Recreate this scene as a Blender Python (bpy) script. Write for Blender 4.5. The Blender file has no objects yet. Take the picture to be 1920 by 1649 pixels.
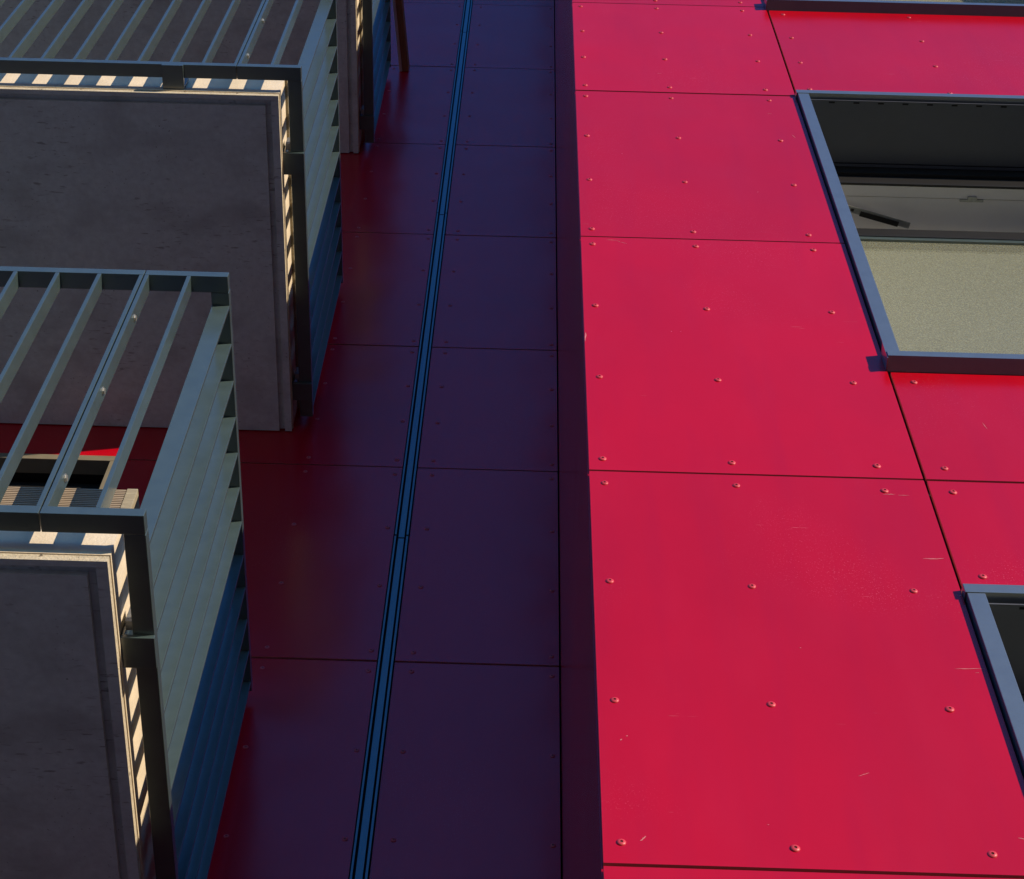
import bpy, bmesh, math, random
from mathutils import Matrix, Vector
random.seed(7)
C = bpy.context.scene.collection
sc = bpy.context.scene

# ------------------------------------------------------------------ camera
A, B, G = math.radians(60.18995816), math.radians(1.2368), math.radians(2.686818)
fwd = Vector((-math.sin(B) * math.cos(A), math.cos(B) * math.cos(A), math.sin(A)))
rt = Vector((math.cos(B), math.sin(B), 0.0))
up = rt.cross(fwd)
r2 = rt * math.cos(G) + up * math.sin(G)
u2 = up * math.cos(G) - rt * math.sin(G)
cam_d = bpy.data.cameras.new('camera')
cam = bpy.data.objects.new('camera', cam_d); C.objects.link(cam)
m = Matrix((r2, u2, -fwd)).transposed().to_4x4()
m.translation = Vector((0, -3.6945, 0))
cam.matrix_world = m
cam_d.sensor_width = 36.0; cam_d.sensor_fit = 'HORIZONTAL'
cam_d.lens = 36.0 * 3535.5 / 1920
cam_d.shift_x = 25.5 / 1920; cam_d.shift_y = -2.9 / 1920
cam_d.clip_start = 0.05; cam_d.clip_end = 3000
sc.camera = cam

# ------------------------------------------------------------------ sky and sun
SUN_DIR = Vector((0.741, -0.671, 0.185)).normalized()      # towards the sun
elev = math.asin(SUN_DIR.z); rot = math.atan2(SUN_DIR.x, SUN_DIR.y)
w = bpy.data.worlds.new('World'); sc.world = w; w.use_nodes = True
nt = w.node_tree
bg = nt.nodes['Background']
sky = nt.nodes.new('ShaderNodeTexSky'); sky.sky_type = 'NISHITA'
sky.sun_disc = False; sky.sun_elevation = elev; sky.sun_rotation = rot
sky.air_density = 1.2; sky.dust_density = 0.0; sky.ozone_density = 10.0
nt.links.new(sky.outputs[0], bg.inputs[0]); bg.inputs[1].default_value = 0.15
sd = bpy.data.lights.new('sun', 'SUN'); sd.energy = 3.0; sd.angle = math.radians(0.5)
sd.color = (1.0, 0.83, 0.62)
sun = bpy.data.objects.new('sun', sd); C.objects.link(sun)
sun.rotation_euler = SUN_DIR.to_track_quat('Z', 'Y').to_euler()
sun.location = SUN_DIR * 40
sc.view_settings.view_transform = 'Standard'; sc.view_settings.look = 'None'
sc.view_settings.exposure = 0.80; sc.view_settings.gamma = 1.0
sc.view_settings.use_curve_mapping = False
sc.render.engine = 'CYCLES'
sc.cycles.max_bounces = 8; sc.cycles.diffuse_bounces = 5

# ------------------------------------------------------------------ materials
def mat(name, col, rough=0.5, spec=0.5, metal=0.0, coat=0.0, var=None, bump=None, rvar=0.0, cior=1.5, crough=0.1):
    """var = (scale, amount, stretch xyz): value variation; bump = (scale, strength)"""
    M = bpy.data.materials.new(name); M.use_nodes = True
    n = M.node_tree; p = n.nodes['Principled BSDF']
    p.inputs['Base Color'].default_value = (*col, 1)
    p.inputs['Roughness'].default_value = rough
    p.inputs['Specular IOR Level'].default_value = spec
    p.inputs['Metallic'].default_value = metal
    p.inputs['Coat Weight'].default_value = coat; p.inputs['Coat IOR'].default_value = cior; p.inputs['Coat Roughness'].default_value = crough
    tc = n.nodes.new('ShaderNodeTexCoord')
    if var:
        mp = n.nodes.new('ShaderNodeMapping'); mp.inputs['Scale'].default_value = var[2] if len(var) > 2 else (1, 1, 1)
        n.links.new(tc.outputs['Object'], mp.inputs[0])
        no = n.nodes.new('ShaderNodeTexNoise'); no.inputs['Scale'].default_value = var[0]
        no.inputs['Detail'].default_value = 7; no.inputs['Roughness'].default_value = 0.6
        n.links.new(mp.outputs[0], no.inputs['Vector'])
        r = n.nodes.new('ShaderNodeMapRange'); r.inputs[1].default_value = 0.3; r.inputs[2].default_value = 0.7
        r.inputs[3].default_value = 1 - var[1]; r.inputs[4].default_value = 1 + var[1]
        n.links.new(no.outputs[0], r.inputs[0])
        mx = n.nodes.new('ShaderNodeVectorMath'); mx.operation = 'SCALE'
        mx.inputs[0].default_value = col
        n.links.new(r.outputs[0], mx.inputs['Scale']); n.links.new(mx.outputs[0], p.inputs['Base Color'])
        if rvar:
            rr = n.nodes.new('ShaderNodeMapRange'); rr.inputs[1].default_value = 0.3; rr.inputs[2].default_value = 0.7
            rr.inputs[3].default_value = rough - rvar; rr.inputs[4].default_value = rough + rvar
            n.links.new(no.outputs[0], rr.inputs[0]); n.links.new(rr.outputs[0], p.inputs['Roughness'])
    if bump:
        nb = n.nodes.new('ShaderNodeTexNoise'); nb.inputs['Scale'].default_value = bump[0]
        nb.inputs['Detail'].default_value = 4
        n.links.new(tc.outputs['Object'], nb.inputs['Vector'])
        b = n.nodes.new('ShaderNodeBump'); b.inputs['Strength'].default_value = bump[1]; b.inputs['Distance'].default_value = 0.004
        n.links.new(nb.outputs[0], b.inputs['Height']); n.links.new(b.outputs[0], p.inputs['Normal'])
    return M

def mixin(M, col, facf):
    """lay another colour over the base colour of M where facf(nodes, texcoord) -> socket says so"""
    n = M.node_tree; p = n.nodes['Principled BSDF']
    tc = [x for x in n.nodes if x.type == 'TEX_COORD'][0]
    mx = n.nodes.new('ShaderNodeMix'); mx.data_type = 'RGBA'
    s = p.inputs['Base Color']
    if s.links: n.links.new(s.links[0].from_socket, mx.inputs[6])
    else: mx.inputs[6].default_value = s.default_value
    mx.inputs[7].default_value = (*col, 1)
    n.links.new(facf(n, tc), mx.inputs[0]); n.links.new(mx.outputs[2], s)

def noise_fac(scale, lo, hi, amount, stretch=(1, 1, 1), detail=4, rot=(0, 0, 0), mask=None):
    def f(n, tc):
        mp = n.nodes.new('ShaderNodeMapping'); mp.inputs['Scale'].default_value = stretch
        mp.inputs['Rotation'].default_value = rot
        n.links.new(tc.outputs['Object'], mp.inputs[0])
        no = n.nodes.new('ShaderNodeTexNoise'); no.inputs['Scale'].default_value = scale
        no.inputs['Detail'].default_value = detail
        n.links.new(mp.outputs[0], no.inputs['Vector'])
        r = n.nodes.new('ShaderNodeMapRange'); r.inputs[1].default_value = lo; r.inputs[2].default_value = hi
        r.inputs[3].default_value = 0; r.inputs[4].default_value = amount
        n.links.new(no.outputs[0], r.inputs[0])
        out = r.outputs[0]
        if mask:
            o2 = noise_fac(mask[0], mask[1], mask[2], 1.0, detail=2)(n, tc)
            mm = n.nodes.new('ShaderNodeMath'); mm.operation = 'MULTIPLY'
            n.links.new(out, mm.inputs[0]); n.links.new(o2, mm.inputs[1]); out = mm.outputs[0]
        return out
    return f

RED = (0.50, 0.0, 0.010)
m_panel = mat('red_laminate', RED, rough=0.5, spec=0.0, coat=1.0, cior=1.60, crough=0.24, var=(2.2, 0.07, (1, 1, 0.6)))
mixin(m_panel, (0.66, 0.06, 0.12), noise_fac(9, 0.5, 0.75, 0.03, (1, 1, 0.35), detail=8))          # faint dusty bloom
mixin(m_panel, (0.40, 0.0, 0.02), noise_fac(6, 0.5, 0.8, 0.35, (2.4, 1, 0.22), detail=9))           # faint run marks
mixin(m_panel, (0.74, 0.18, 0.20), noise_fac(330, 0.62, 0.80, 0.55, detail=2, mask=(1.3, 0.50, 0.64)))  # grit
def per_panel(M, lo, hi):
    n = M.node_tree; p = n.nodes['Principled BSDF']; oi = n.nodes.new('ShaderNodeObjectInfo')
    r = n.nodes.new('ShaderNodeMapRange'); r.inputs[3].default_value = lo; r.inputs[4].default_value = hi
    n.links.new(oi.outputs['Random'], r.inputs[0])
    mx = n.nodes.new('ShaderNodeVectorMath'); mx.operation = 'SCALE'
    n.links.new(p.inputs['Base Color'].links[0].from_socket, mx.inputs[0]); n.links.new(r.outputs[0], mx.inputs['Scale'])
    n.links.new(mx.outputs[0], p.inputs['Base Color'])
def warp(M, scale, strength, dist):
    n = M.node_tree; p = n.nodes['Principled BSDF']; tc = [x for x in n.nodes if x.type == 'TEX_COORD'][0]
    nb = n.nodes.new('ShaderNodeTexNoise'); nb.inputs['Scale'].default_value = scale; nb.inputs['Detail'].default_value = 1
    n.links.new(tc.outputs['Object'], nb.inputs['Vector'])
    b = n.nodes.new('ShaderNodeBump'); b.inputs['Strength'].default_value = strength; b.inputs['Distance'].default_value = dist
    n.links.new(nb.outputs[0], b.inputs['Height']); n.links.new(b.outputs[0], p.inputs['Coat Normal'])
mixin(m_panel, (0.85, 0.30, 0.28), noise_fac(26, 0.745, 0.77, 0.4, (0.35, 1, 9), detail=3, mask=(2.6, 0.54, 0.6)))  # scuffs
per_panel(m_panel, 0.94, 1.04); warp(m_panel, 2.5, 0.5, 0.02)
m_edge = mat('red_laminate_edge', (0.60, 0.14, 0.13), rough=0.6)
m_grey = mat('unseen_panel_grey', (0.10, 0.10, 0.10), rough=0.7, var=(3, 0.08))  # invented grey for panels out of view, cuts the red bounce
m_screw = mat('red_screw_head', (0.60, 0.045, 0.06), rough=0.42)
m_sock = mat('screw_socket', (0.08, 0.01, 0.01), rough=0.7)
m_cavity = mat('dark_cavity', (0.012, 0.008, 0.008), rough=0.9)
m_wing = mat('breather_membrane', (0.012, 0.010, 0.010), rough=0.9)
m_conc = mat('soffit_concrete', (0.78, 0.86, 0.86), rough=0.85, var=(40, 0.08), bump=(60, 0.25))
mixin(m_conc, (0.46, 0.48, 0.48), noise_fac(4.5, 0.48, 0.72, 0.55, (1, 1.6, 1), detail=15))
mixin(m_conc, (0.16, 0.15, 0.14), noise_fac(30, 0.60, 0.68, 0.55, (0.6, 3, 1), detail=8, rot=(0, 0, 1.1), mask=(3.0, 0.5, 0.6)))
mixin(m_conc, (0.20, 0.19, 0.19), noise_fac(22, 0.64, 0.72, 0.5, (1, 2.5, 1), detail=6, rot=(0, 0, .5), mask=(2.2, 0.5, 0.62)))
mixin(m_conc, (0.10, 0.09, 0.09), noise_fac(110, 0.68, 0.74, 0.7, detail=2, mask=(4, 0.45, 0.6)))
m_rim = mat('cream_slab_edge', (0.76, 0.65, 0.48), rough=0.8, var=(14, 0.10), bump=(120, 0.35))
m_rim2 = mat('weathered_drip_edge', (0.56, 0.49, 0.36), rough=0.85, var=(30, 0.22, (1, 1, 3)), bump=(160, 0.6))
mixin(m_rim2, (0.08, 0.06, 0.04), noise_fac(48, 0.66, 0.70, 0.85, detail=3))
m_metal = mat('grey_coated_steel', (0.060, 0.092, 0.094), rough=0.4, spec=0.4, coat=1.0, cior=1.65, crough=0.22, var=(16, 0.10), rvar=0.05, bump=(500, 0.05))
mixin(m_metal, (0.22, 0.24, 0.23), noise_fac(55, 0.70, 0.76, 0.5, (1, 1, 0.5), detail=4, mask=(7, 0.5, 0.6)))
m_galv = mat('galvanised_steel', (0.42, 0.43, 0.42), rough=0.4, metal=0.7, var=(60, 0.2))
m_bolt = mat('zinc_bolt', (0.5, 0.48, 0.42), rough=0.4, metal=0.8)
m_deck = mat('ribbed_decking', (0.36, 0.28, 0.19), rough=0.8, var=(60, 0.12, (0.3, 1, 1)))
m_grain = mat('deck_end_grain', (0.34, 0.29, 0.19), rough=0.85, var=(90, 0.3, (0.3, 1, 3)))
m_prof = mat('blue_grey_profile', (0.075, 0.10, 0.095), rough=0.35, spec=0.5, coat=1.0, cior=1.9, crough=0.2)
m_frame = mat('window_frame_grey', (0.100, 0.130, 0.155), rough=0.4, spec=0.5, coat=1.0, cior=1.8, crough=0.25, var=(25, 0.07), bump=(300, 0.05))
m_fdark = mat('window_soffit_grey', (0.085, 0.092, 0.115), rough=0.45, var=(9, 0.05))
m_slot = mat('slot_shade_black', (0.004, 0.004, 0.004), rough=0.9)  # black stands in for the shade inside the slots, which are not cut
m_black = mat('black_gasket', (0.012, 0.012, 0.013), rough=0.5)
m_white = mat('white_lining', (0.86, 0.84, 0.82), rough=0.5, var=(5, 0.04))
m_glass = mat('dusty_glass', (0.40, 0.41, 0.29), rough=0.4, spec=0.5, var=(190, 0.40), bump=(320, 0.08))
_n = m_glass.node_tree; _p = _n.nodes['Principled BSDF']; _o = _n.nodes['Material Output']
_t = _n.nodes.new('ShaderNodeBsdfTransparent'); _t.inputs[0].default_value = (0.92, 0.94, 0.90, 1)
_m = _n.nodes.new('ShaderNodeMixShader'); _m.inputs[0].default_value = 0.6
_n.links.new(_p.outputs[0], _m.inputs[1]); _n.links.new(_t.outputs[0], _m.inputs[2]); _n.links.new(_m.outputs[0], _o.inputs[0])
mixin(m_glass, (0.10, 0.10, 0.085), noise_fac(300, 0.5, 0.7, 0.40, detail=3, mask=(1.1, 0.35, 0.6)))
mixin(m_glass, (0.6, 0.58, 0.48), noise_fac(40, 0.74, 0.78, 0.7, detail=5, mask=(6, 0.55, 0.62)))
m_dglass = mat('dark_glass', (0.006, 0.007, 0.009), rough=0.08, spec=0.5)
m_tan = mat('tan_frame', (0.20, 0.175, 0.125), rough=0.6, var=(20, 0.08))
m_timber = mat('brown_timber', (0.34, 0.15, 0.07), rough=0.6, var=(12, 0.25, (6, 1, 1)))
m_pale = mat('pale_trim', (0.80, 0.66, 0.62), rough=0.6)
m_asph = mat('asphalt', (0.035, 0.037, 0.042), rough=0.9, var=(3, 0.2), bump=(80, 0.5))
m_pave = mat('pavement_asphalt', (0.045, 0.048, 0.055), rough=0.85, var=(2, 0.15), bump=(60, 0.3))

# ------------------------------------------------------------------ helpers
def box(bm, x0, x1, y0, y1, z0, z1, mi=0, fmi=None):
    """fmi: material index of the face at y0 (the outward face)"""
    v = [bm.verts.new(p) for p in ((x0, y0, z0), (x1, y0, z0), (x1, y1, z0), (x0, y1, z0),
                                   (x0, y0, z1), (x1, y0, z1), (x1, y1, z1), (x0, y1, z1))]
    for k, idx in enumerate(((0, 3, 2, 1), (4, 5, 6, 7), (0, 1, 5, 4), (1, 2, 6, 5), (2, 3, 7, 6), (3, 0, 4, 7))):
        f = bm.faces.new([v[i] for i in idx]); f.material_index = mi
        if k == 2 and fmi is not None: f.material_index = fmi
def obj(name, bm, mats, parent=None, bevel=0.0, loc=None, smooth=False):
    me = bpy.data.meshes.new(name)
    bmesh.ops.recalc_face_normals(bm, faces=bm.faces)
    if smooth:
        for f in bm.faces: f.smooth = True
    bm.to_mesh(me); bm.free()
    for q in (mats if isinstance(mats, (list, tuple)) else [mats]): me.materials.append(q)
    o = bpy.data.objects.new(name, me); C.objects.link(o)
    if parent: o.parent = parent
    if loc: o.location = loc
    if bevel:
        md = o.modifiers.new('bevel', 'BEVEL'); md.width = bevel; md.segments = 2
        md.limit_method = 'ANGLE'; md.angle_limit = math.radians(40)
    return o
def bx(name, x0, x1, y0, y1, z0, z1, mats, parent=None, bevel=0.0):
    bm = bmesh.new(); box(bm, x0, x1, y0, y1, z0, z1); return obj(name, bm, mats, parent, bevel)
def inst(src, parent, loc, name=None):
    o = src.copy(); C.objects.link(o); o.parent = parent; o.location = loc
    if name: o.name = name
    return o
def empty(name, loc, label, cat, group=None):
    o = bpy.data.objects.new(name, None); C.objects.link(o); o.location = loc
    o['label'] = label; o['category'] = cat
    if group: o['group'] = group
    return o

# ------------------------------------------------------------------ ground
GZ = -1.6
bm = bmesh.new(); box(bm, -600, 600, -600, 600, GZ - 0.5, GZ); g = obj('ground', bm, m_asph); g['kind'] = 'structure'
bm = bmesh.new(); box(bm, -30, 30, -7.5, 0.4, GZ, GZ + 0.12); g = obj('pavement', bm, m_pave, bevel=0.01); g['kind'] = 'structure'

# ------------------------------------------------------------------ building
YR = -1.5225          # outer face of the red wing
T = 0.008             # panel thickness
bld = empty('apartment_building', (0, 0, GZ), 'block clad in screwed crimson panels, lit projecting wing right of shaded recessed wall', 'building')
bld.location = (0, 0, 0)
TOPZ = 15.85
ZJ = [-1.48, -0.20, 1.09, 2.374, 3.657, 4.965, 6.203, 7.220, 8.417, 9.624, 10.908, 12.179, 13.40, 14.62, 15.84]

# bodies behind the cladding
bm = bmesh.new()
box(bm, -6.0, 0.12, 0.22, 6.0, GZ, TOPZ)                       # behind recessed wall (deep)
box(bm, -1.504, 0.12, 0.035, 0.219, GZ, TOPZ)
box(bm, -6.0, -2.70, 0.035, 0.219, GZ, TOPZ)
DZ = [(0.62, 3.217), (3.62, 6.217), (6.62, 9.217), (9.62, 12.217)]
zz = GZ
for a, b in DZ:
    box(bm, -2.699, -1.505, 0.035, 0.219, zz, a - 0.002); zz = b + 0.003
box(bm, -2.699, -1.505, 0.035, 0.219, zz, TOPZ)
obj('wall', bm, m_wing, bld)['label'] = 'dark wall behind the recessed cladding'
bm = bmesh.new()
box(bm, 0.185, 4.6, -0.45, 6.0, GZ, TOPZ)
box(bm, 0.185, 0.905, YR + 0.035, -0.451, GZ, TOPZ)
box(bm, 2.46, 4.6, YR + 0.035, -0.451, GZ, TOPZ)
WZ = [(1.18, 3.217), (4.18, 6.217), (7.18, 9.217), (10.18, 12.217)]
zz = GZ
for a, b in WZ:
    box(bm, 0.906, 2.459, YR + 0.035, -0.451, zz, a - 0.002); zz = b - 0.005
box(bm, 0.906, 2.459, YR + 0.035, -0.451, zz, TOPZ)
obj('wall', bm, m_wing, bld)['label'] = 'dark wall behind the projecting wing'
bm = bmesh.new()
box(bm, -6.02, 0.12, -0.03, 6.0, TOPZ + 0.001, TOPZ + 0.08); box(bm, 0.121, 4.62, YR - 0.03, 6.0, TOPZ + 0.001, TOPZ + 0.08)
obj('roof', bm, m_frame, bld)

# screw head: low dome with a socket
bm = bmesh.new(); N = 14
prof = [(0.0088, 0.0), (0.0086, -0.0011), (0.0068, -0.0024), (0.0038, -0.0033), (0.0028, -0.0033), (0.0024, -0.0018)]
rings = [[bm.verts.new((r * math.cos(2 * math.pi * k / N), y, r * math.sin(2 * math.pi * k / N))) for k in range(N)] for r, y in prof]
for i in range(len(rings) - 1):
    for k in range(N):
        f = bm.faces.new((rings[i][k], rings[i][(k + 1) % N], rings[i + 1][(k + 1) % N], rings[i + 1][k]))
        f.smooth = i < 3; f.material_index = 1 if i == 4 else 0
f = bm.faces.new(rings[-1]); f.material_index = 1
screw_me = bpy.data.meshes.new('screw'); bmesh.ops.recalc_face_normals(bm, faces=bm.faces); bm.to_mesh(screw_me); bm.free()
screw_me.materials.append(m_screw); screw_me.materials.append(m_sock)
def add_screw(parent, x, y, z):
    o = bpy.data.objects.new('screw', screw_me); C.objects.link(o); o.parent = parent
    o.location = (x + random.uniform(-.0015, .0015), y, z + random.uniform(-.003, .003))
    o.scale = (random.uniform(.92, 1.05),) * 3
    o.rotation_euler = (random.uniform(-.06, .06), random.uniform(0, 6.28), random.uniform(-.06, .06))

def panel(x0, x1, z0, z1, y, screws=None, gap=0.004, rows=4):
    bm = bmesh.new(); grey = z1 < 1.2 or x1 < -2.6
    X0, X1, Z0, Z1 = x0 + gap, x1 - gap, z0 + gap, z1 - gap
    jig = random.uniform(-0.0008, 0.0008)
    box(bm, X0, X1, y + jig, y + jig + T, Z0, Z1, mi=1, fmi=0)
    o = obj('cladding_panel', bm, [m_grey if grey else m_panel, m_grey if grey else m_edge], bld)
    if screws:
        zs = [z0 + 0.053] + [z0 + 0.053 + (z1 - z0 - 0.106) * k / (rows - 1) for k in range(1, rows - 1)] + [z1 - 0.053]
        for z in zs:
            for x in screws: add_screw(o, x, y + jig - 0.0001, z)
    return o

# red wing: main column, window column and the column beyond
for i in range(len(ZJ) - 1):
    z0, z1 = ZJ[i], ZJ[i + 1]
    vis = 2.3 < z0 + .01 and z0 < 8.5 or abs(z0 - 1.09) < .01
    panel(0.157, 0.917, z0, z1, YR, (0.194, 0.487, 0.818) if vis else None)
    panel(2.463, 3.25, z0, z1, YR); panel(3.25, 4.6, z0, z1, YR)
for z0, z1, r, s in ((-1.48, 1.18, 4, 0), (3.217, 3.657, 2, 1), (3.657, 4.18, 2, 1), (6.217, 7.18, 4, 1), (9.217, 10.18, 4, 0), (12.217, 13.4, 4, 0), (13.4, 15.84, 4, 0)):
    panel(0.917, 2.463, z0, z1, YR, (0.971, 1.455, 1.94, 2.41) if s else None, rows=r)
# chalky scuffs, chips and dents seen on the lit panels (x0, z0, x1, z1, width)
m_scuff = mat('chalky_scuff', (0.62, 0.20, 0.20), rough=0.8)
marks = [(.811, 3.587, .838, 3.589, .0022), (.845, 3.585, .870, 3.586, .0016), (.856, 3.331, .900, 3.333, .0028), (.851, 2.947, .908, 2.950, .0018), (.888, 2.936, .897, 2.937, .001),
         (.236, 4.944, .262, 4.941, .0016), (.262, 4.941, .274, 4.930, .0012), (.274, 4.930, .291, 4.920, .0014), (.225, 2.434, .235, 2.446, .003), (.385, 4.370, .388, 4.371, .003),
         (.409, 4.371, .412, 4.371, .0025), (.445, 2.484, .4475, 2.485, .0025), (.163, 4.300, .165, 4.350, .003), (.200, 2.700, .203, 2.704, .003), (.211, 2.712, .214, 2.714, .0025),
         (.450, 6.400, .466, 6.399, .0016), (.800, 6.02, .815, 6.02, .0016), (.860, 5.83, .868, 5.80, .0012), (.905, 3.195, .912, 3.20, .003), (1.10, 3.93, 1.105, 3.90, .0015), (.62, 2.62, .64, 2.63, .0016),
         (.56, 3.00, .562, 3.002, .0025), (.70, 5.33, .703, 5.333, .002), (.30, 5.62, .302, 5.623, .0025), (.87, 2.47, .905, 2.462, .0022)]
for o in [q for q in bld.children if q.name.startswith('cladding_panel')]:
    xs_ = [v.co.x for v in o.data.vertices]; zs_ = [v.co.z for v in o.data.vertices]; yf = min(v.co.y for v in o.data.vertices)
    mine = [k for k in marks if min(xs_) < k[0] < max(xs_) and min(zs_) < k[1] < max(zs_)]
    if not mine or yf > -1: continue
    bm = bmesh.new()
    for x0, z0, x1, z1, wd in mine:
        d_ = Vector((x1 - x0, 0, z1 - z0)); L = d_.length; d_.normalize(); nrm = Vector((-d_.z, 0, d_.x)); n_ = 6; top = []; bot = []
        for i in range(n_ + 1):
            t = i / n_; c = Vector((x0, yf - 0.0004, z0)) + d_ * L * t; hw = wd * 0.5 * math.sin(math.pi * (0.08 + 0.84 * t)) * random.uniform(.5, 1.2)
            c += nrm * random.uniform(-.3, .3) * wd
            top.append(bm.verts.new(c + nrm * hw)); bot.append(bm.verts.new(c - nrm * hw))
        for i in range(n_): bm.faces.new((top[i], bot[i], bot[i + 1], top[i + 1]))
    q = obj('scuff_marks', bm, m_scuff, o); q['kind'] = 'stuff'
# return face of the wing
bm = bmesh.new(); box(bm, 0.158, 0.166, YR + T + 0.003, -0.003, -1.48, 15.84)
obj('return_panel', bm, [m_panel], bld)['label'] = 'narrow shaded side face of the projecting wing'
# recessed wall
for i in range(len(ZJ) - 1):
    z0, z1 = ZJ[i], ZJ[i + 1]
    vis = 3.5 < z0 < 12.0
    panel(-0.387, 0.157, z0, z1, 0.0, (-0.325, 0.130) if vis else None, gap=0.0045)
    sc_ = ((-0.466, -0.807) if z0 < 10 else (-0.466,)) if vis else None
    panel(-1.512, -0.437, z0, z1, 0.0, sc_, gap=0.0045)
    panel(-4.2, -2.70, z0, z1, 0.0); panel(-6.0, -4.2, z0, z1, 0.0)
for z0, z1 in ((-1.48, -0.20), (-0.20, 0.62), (3.22, 3.62), (6.220, 6.62), (9.22, 9.62), (12.22, 13.40), (13.40, 14.62), (14.62, 15.84)):
    panel(-2.70, -1.514, z0, z1, 0.0)
# vertical joint profile in three-metre lengths
ends = [GZ + .15, 2.75, 5.70, 8.655, 11.572, 14.5]
for k in range(len(ends) - 1):
    z0, z1 = ends[k], ends[k + 1]
    bm = bmesh.new()
    box(bm, -0.4365, -0.4305, -0.006, 0.030, z0 + .020, z1 + .010); box(bm, -0.3945, -0.3875, -0.006, 0.030, z0 + .020, z1 + .010)
    p = obj('joint_profile', bm, m_prof, bld)
    bm = bmesh.new(); box(bm, -0.4225, -0.4015, -0.004, 0.02, z0 + .004, z1 - .004)
    obj('cover_strip', bm, m_prof, p)

# ------------------------------------------------------------------ windows of the wing
def window(za, zb, label):
    XL, XR = 0.9185, 2.459
    F = YR - 0.016                      # front of the frame
    o = bpy.data.objects.new('window', None); C.objects.link(o); o.parent = bld; o['label'] = label
    bm = bmesh.new()
    box(bm, XL, XL + 0.037, F, YR + 0.02, za + 0.036, zb - 0.030)
    box(bm, XR - 0.037, XR, F, YR + 0.02, za + 0.036, zb - 0.030)
    box(bm, XL - 0.004, XR + 0.004, F - 0.002, YR + 0.02, zb - 0.030, zb)
    obj('frame', bm, m_frame, o, bevel=0.0012)
    # sill: thin pressed sheet sloping out, with an upturned end
    bm = bmesh.new()
    pts = [(YR - 0.040, za + 0.010), (YR - 0.040, za + 0.036), (YR - 0.0385, za + 0.0365), (-1.26, za + 0.075), (-1.26, za + 0.05), (YR + 0.0, za + 0.012), (YR, za + 0.0)]
    x0, x1 = XL - 0.006, XR + 0.006
    a = [bm.verts.new((x0, y, z)) for y, z in pts]; b = [bm.verts.new((x1, y, z)) for y, z in pts]
    bm.faces.new(a); bm.faces.new(b[::-1])
    for i in range(len(pts)): bm.faces.new((a[i], a[(i + 1) % len(pts)], b[(i + 1) % len(pts)], b[i]))
    box(bm, x0 - 0.0025, x0 - 0.0002, YR - 0.036, YR - 0.001, za + 0.004, za + 0.088)
    obj('sill', bm, m_frame, o)
    # head and jamb lining of the recess
    bm = bmesh.new()
    zs = zb - 0.045
    box(bm, XL, XR, YR + 0.0005, -1.298, zs, zs + 0.004)
    box(bm, XL, XR, -1.294, -1.285, zs - 0.004, zs + 0.004)
    obj('head_lining', bm, m_fdark, o)
    bm = bmesh.new()
    box(bm, XL, XL + 0.004, YR + 0.021, -1.27, za + 0.04, zs - 0.001); box(bm, XR - 0.004, XR, YR + 0.021, -1.27, za + 0.04, zs - 0.001)
    obj('jamb_lining', bm, m_frame, o)
    bm0 = bmesh.new(); box(bm0, -0.010, 0.010, -0.0028, 0.0028, -0.0008, 0.0003); s0 = obj('vent_slot', bm0, m_slot, o, loc=(1.035, -1.514, zs))
    for k in range(1, 17): inst(s0, o, (1.035 + 0.0835 * k, -1.514, zs))
    # fixed frame
    bm = bmesh.new()
    box(bm, XL + 0.005, XR - 0.005, -1.272, -1.262, zb - 0.163, zb - 0.100)
    box(bm, XL + 0.005, XL + 0.07, -1.272, -1.215, za + 0.08, zb - 0.1635); box(bm, XR - 0.07, XR - 0.005, -1.272, -1.215, za + 0.08, zb - 0.1635)
    box(bm, XL + 0.0706, XR - 0.0706, -1.272, -1.215, za + 0.08, za + 0.14)
    obj('fixed_frame', bm, m_black, o, bevel=0.002)
    bx('gasket', XL + 0.004, XR - 0.004, -1.284, -1.2725, zb - 0.100, zs - 0.005, m_black, o)
    # white inner face of the frame and the reveal of the room behind
    bm = bmesh.new()
    box(bm, XL + 0.01, XR - 0.01, -1.2615, -1.222, zb - 0.160, zb - 0.11)
    box(bm, XL, XR, -1.219, -0.47, zb - 0.157, zb - 0.11)
    box(bm, XL, XR, -0.47, -0.455, za + .02, zb - 0.1575)
    box(bm, XL, XR, -1.21, -0.4705, za + 0.02, za + 0.06)
    box(bm, XL + .0005, XL + .012, -1.2, -0.4705, za + 0.061, zb - 0.158); box(bm, XR - .012, XR - .0005, -1.2, -0.4705, za + 0.061, zb - 0.158)
    obj('inner_lining', bm, m_white, o)
    # keeper on the lining
    bm = bmesh.new()
    box(bm, 1.515, 1.545, -1.232, -1.222, zb - 0.170, zb - 0.1605); box(bm, 1.490, 1.570, -1.221, -1.213, zb - 0.166, zb - 0.1575)
    obj('keeper', bm, m_galv, o)
    # sash tilted inwards at the top, hinged at its foot
    H = (zb - 0.235) - (za + 0.15)
    sash = bpy.data.objects.new('sash', None); C.objects.link(sash); sash.parent = o
    sash.location = (0, -1.262, za + 0.15); sash.rotation_euler = (-math.atan2(0.125, H), 0, 0)
    return o, sash, H, XL, XR
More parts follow.
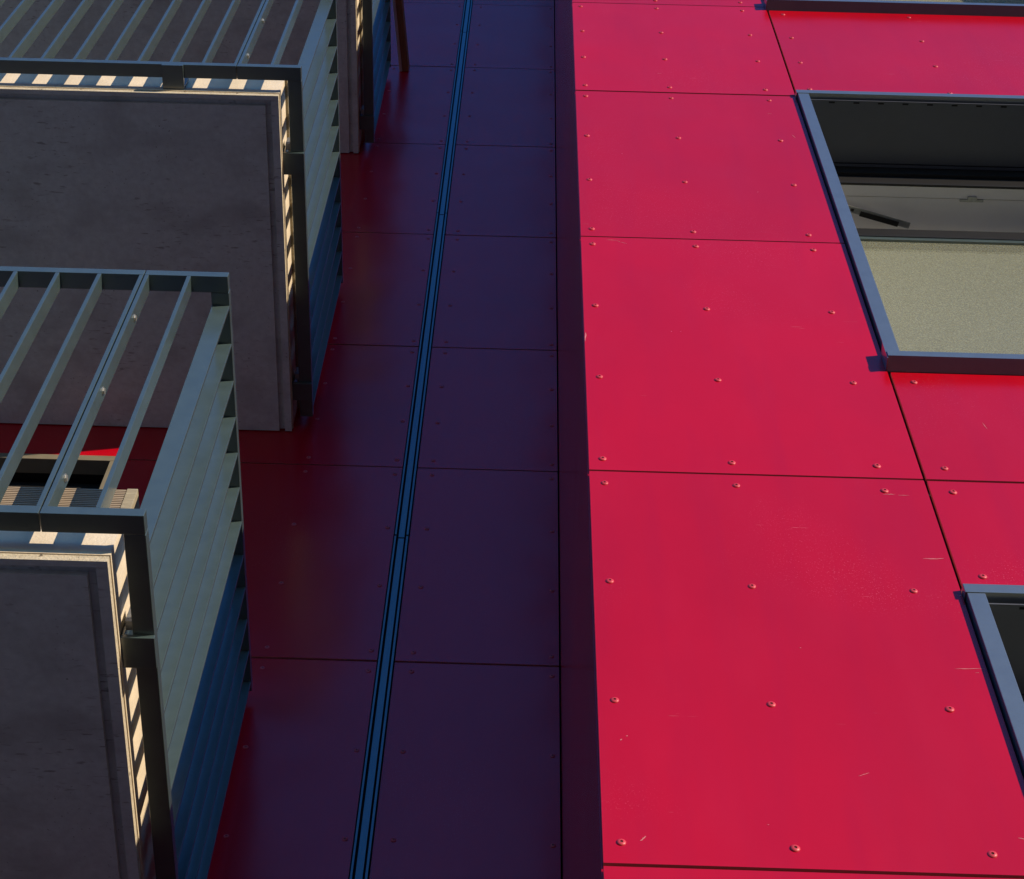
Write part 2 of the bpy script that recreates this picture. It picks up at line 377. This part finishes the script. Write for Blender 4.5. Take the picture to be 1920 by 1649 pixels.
def fill_window(o, sash, H, XL, XR, zb):
    # every piece under the window is at the third level: window > frame, rail, pane ...
    M = sash.matrix_basis.copy()
    def add(name, boxes, mt, bevel=0.0):
        bm = bmesh.new()
        for b in boxes: box(bm, *b)
        bmesh.ops.transform(bm, matrix=M, verts=bm.verts)
        return obj(name, bm, mt, o, bevel)
    a, b = XL + 0.012, XR - 0.012
    add('sash_rail', [(a, b, 0, 0.055, H - 0.075, H), (a, b, 0, 0.055, 0, 0.07), (a, a + 0.06, 0.001, 0.055, 0.0705, H - 0.0755), (b - 0.06, b, 0.001, 0.055, 0.0705, H - 0.0755)], m_black, 0.002)
    add('glazing_bead', [(a + .06, b - .06, 0.004, 0.016, H - 0.100, H - 0.0757)], m_metal)
    add('pane', [(a + 0.061, b - 0.061, 0.012, 0.036, 0.071, H - 0.1005)], m_glass)
    bpy.data.objects.remove(sash)
    # folding stay between sash and frame
    bm = bmesh.new(); box(bm, 0, 0.30, -0.011, 0.011, -0.0015, 0.0015)
    bmesh.ops.transform(bm, matrix=Matrix.Translation((1.035, -1.205, zb - 0.185)) @ Matrix.Rotation(math.radians(15), 4, 'Z'), verts=bm.verts)
    obj('stay_arm', bm, m_galv, o)
    bm = bmesh.new(); box(bm, 0.12, 0.26, -0.004, 0.014, -0.0055, -0.0020)
    for t in (0.05, 0.085): box(bm, t, t + .01, -0.005, 0.005, -0.006, -0.002)
    bmesh.ops.transform(bm, matrix=Matrix.Translation((1.035, -1.205, zb - 0.185)) @ Matrix.Rotation(math.radians(15), 4, 'Z'), verts=bm.verts)
    obj('stay_slider', bm, m_black, o)
for (a, b), lab in zip(WZ, ('tilted grey framed window whose corner shows at the right edge', 'tilted grey framed window open at the top with dusty beige pane',
                            'grey framed window whose sill shows at the top edge', 'grey framed window of the top floor')):
    o, s, H, XL, XR = window(a, b, lab); fill_window(o, s, H, XL, XR, b)

# ------------------------------------------------------------------ balcony doors in the recessed wall, those out of view added to cut red bounce
for DA, DB in DZ:
    d = bpy.data.objects.new('balcony_door', None); C.objects.link(d); d.parent = bld; d['label'] = 'dark glazed balcony door with tan frame'
    bm = bmesh.new()
    box(bm, -2.69, -1.524, -0.006, 0.06, DB - 0.036, DB); box(bm, -1.560, -1.524, -0.006, 0.06, DA, DB - 0.0365); box(bm, -2.69, -2.653, -0.006, 0.06, DA, DB - 0.0365)
    obj('frame', bm, m_tan, d, bevel=0.002)
    bm = bmesh.new()
    box(bm, -2.652, -1.561, 0.10, 0.15, DB - 0.097, DB - 0.037); box(bm, -1.62, -1.561, 0.10, 0.15, DA, DB - 0.0975); box(bm, -2.652, -2.59, 0.10, 0.15, DA, DB - 0.0975); box(bm, -2.16, -2.10, 0.10, 0.15, DA, DB - 0.0975)
    obj('leaf_frame', bm, m_black, d)
    bx('pane', -2.10, -1.62, 0.118, 0.130, DA + 0.02, DB - 0.0975, m_dglass, d)
    bx('pane', -2.59, -2.16, 0.118, 0.130, DA + 0.02, DB - 0.0975, m_dglass, d)

# ------------------------------------------------------------------ balconies
XO, YO = -0.816, -1.476         # outer faces of the railing
XW = -3.70                      # far end of the balcony
# shared slat meshes
bm = bmesh.new(); box(bm, -0.0055, 0.0055, 0.0, 0.0485, 0.0, 1.2115); fs = obj('slat', bm, m_metal, bevel=0.0008)
bm = bmesh.new(); box(bm, -0.0485, 0.0, -0.0045, 0.0045, 0.0, 1.2115); ss = obj('slat', bm, m_metal, bevel=0.0008)
bm = bmesh.new()
ring = []
for x in (0, 0.006, 0.006):
    pass
bmesh.ops.create_cone(bm, cap_ends=True, segments=6, radius1=0.0085, radius2=0.0085, depth=0.036, matrix=Matrix.Rotation(math.pi / 2, 4, 'Y'))
bmesh.ops.create_cone(bm, cap_ends=True, segments=12, radius1=0.011, radius2=0.011, depth=0.029, matrix=Matrix.Rotation(math.pi / 2, 4, 'Y'))
bolt_me = obj('bolt', bm, m_bolt)
def balcony(z, label):
    o = empty('balcony', (0, 0, z), label, 'balcony', 'balconies stacked up the recessed wall')
    Y1 = -0.004
    # slab: body, rims round a drip groove, soffit
    bm = bmesh.new(); box(bm, XW, -0.895, -1.384, Y1, 0.0345, 0.185); box(bm, XW, -0.892, -1.388, -1.330, 0.022, 0.0342); box(bm, -0.960, -0.892, -1.3297, Y1, 0.022, 0.0342); sl = obj('slab', bm, m_rim, o)
    bm = bmesh.new()
    box(bm, XW, -0.895, -1.385, -1.369, 0.0, 0.0218); box(bm, -0.922, -0.895, -1.3685, Y1, 0.0, 0.0218)
    for f in bm.faces:
        if all(abs(v.co.z) < 1e-6 for v in f.verts): f.material_index = 1
    obj('drip_edge', bm, [m_rim2, m_conc], sl)
    bm = bmesh.new(); box(bm, XW, -0.944, -1.345, Y1, 0.001, 0.0217); 
    box(bm, XW, -0.9225, -1.3685, -1.3455, 0.0195, 0.0217); box(bm, -0.9435, -0.9225, -1.345, Y1, 0.0195, 0.0217)
    obj('soffit', bm, m_conc, sl, bevel=0.0)
    # ribbed fascia of the decking
    bm = bmesh.new(); n = 15; z0 = 0.1855; z1 = 0.303; pts = []
    for i in range(n):
        a = z0 + (z1 - z0) * i / n; b = z0 + (z1 - z0) * (i + 1) / n; h = b - a
        pts += [(-1.386, a + h * .04), (-1.386, a + h * .66), (-1.380, a + h * .72), (-1.380, a + h * .98)]
    pts += [(-1.360, z1), (-1.360, z0)]
    A_ = [bm.verts.new((XW, y, q)) for y, q in pts]; B_ = [bm.verts.new((-0.9115, y, q)) for y, q in pts]
    for i in range(len(pts)): bm.faces.new((A_[i], A_[(i + 1) % len(pts)], B_[(i + 1) % len(pts)], B_[i]))
    bm.faces.new(A_); bm.faces.new(B_[::-1])
    obj('deck_fascia', bm, m_deck, o)
    bx('side_board', -0.910, -0.885, -1.387, Y1, 0.1855, 0.305, m_grain, o, 0.001)
    # railings
    def railing(name):
        q = bpy.data.objects.new(name, None); C.objects.link(q); q.parent = o; return q
    fr = railing('front_railing'); sr = railing('side_railing')
    joints = [-1.048, -2.34]
    ends = [XO - 0.0008] + [j for j in joints] + [XW]
    for k in range(len(ends) - 1):
        a, b = ends[k + 1] + (0.0012 if k < 2 else 0), ends[k] - (0.0012 if k else 0)
        for zr in (0.048, 1.290):
            bx('rail', a, b, YO, YO + 0.050, zr, zr + 0.030, m_metal, fr, 0.0015)
    for zr in (0.048, 1.290):
        bx('rail', XO - 0.050, XO, YO + 0.0505, -0.045, zr, zr + 0.030, m_metal, sr, 0.0015)
    xs = [-0.924] + [-1.0405, -1.0555] + [-1.172 - 0.1165 * k for k in range(10)] + [-2.3325, -2.3475] + [-2.464 - 0.1165 * k for k in range(10)]
    for x in xs: inst(fs, fr, (x, YO + 0.0005, 0.0783), 'slat')
    for k in range(12): inst(ss, sr, (XO - 0.0005, -1.383 - (-0.1185) * k, 0.0783), 'slat')
    for j in joints:
        for zb in (0.24, 0.66, 1.07): inst(bolt_me, fr, (j, YO + 0.026, zb), 'bolt')
    # brackets carrying the rails off the slab edge
    def bracket(x0, x1, y0, y1):
        bm = bmesh.new(); box(bm, x0, x1, y0, y1, 0.034, 0.0475)
        return bm
    for ya, yb in ((-1.156, -1.071), (-0.200, -0.125)):
        b = bracket(-0.8915, XO + 0.0015, ya, yb); box(b, -0.8915, -0.884, ya, yb, 0.0477, 0.135)
        obj('bracket', b, m_metal, sr, 0.001)
        bx('angle_plate', -0.8838, -0.868, ya - 0.028, ya - 0.002, 0.06, 0.12, m_galv, sr, 0.001)
    for xa in (-1.315, -2.20, -3.1):
        b = bracket(xa, xa + 0.077, YO - 0.0015, -1.3885); box(b, xa, xa + .077, -1.397, -1.3885, 0.0477, 0.135)
        obj('bracket', b, m_metal, fr, 0.001)
    return o
balcony(3.437, 'lowest balcony, its slatted corner and lit slab edge at lower left')
balcony(6.45, 'middle balcony, its broad dark concrete underside behind the lowest railing')
balcony(9.45, 'highest balcony, a narrow brown underside edge beside the timber beam')
for t in (fs, ss, bolt_me): bpy.data.objects.remove(t)

# ------------------------------------------------------------------ timber beam above the top balcony
tb = empty('timber_beam', (-0.74, 0, 10.8), 'brown timber beam with pale trim sticking out of the wall above the top balcony', 'beam')
def slanted(name, x0, x1, z0, z1, mt):
    bm = bmesh.new(); box(bm, x0, x1, -1.3, -0.002, z0, z1)
    for v in bm.verts: v.co.x += 0.088 * v.co.y
    return obj(name, bm, mt, tb, 0.002)
slanted('beam', -0.013, 0.024, 0.0, 0.11, m_timber)
slanted('trim', -0.030, -0.0135, -0.006, 0.12, m_pale)
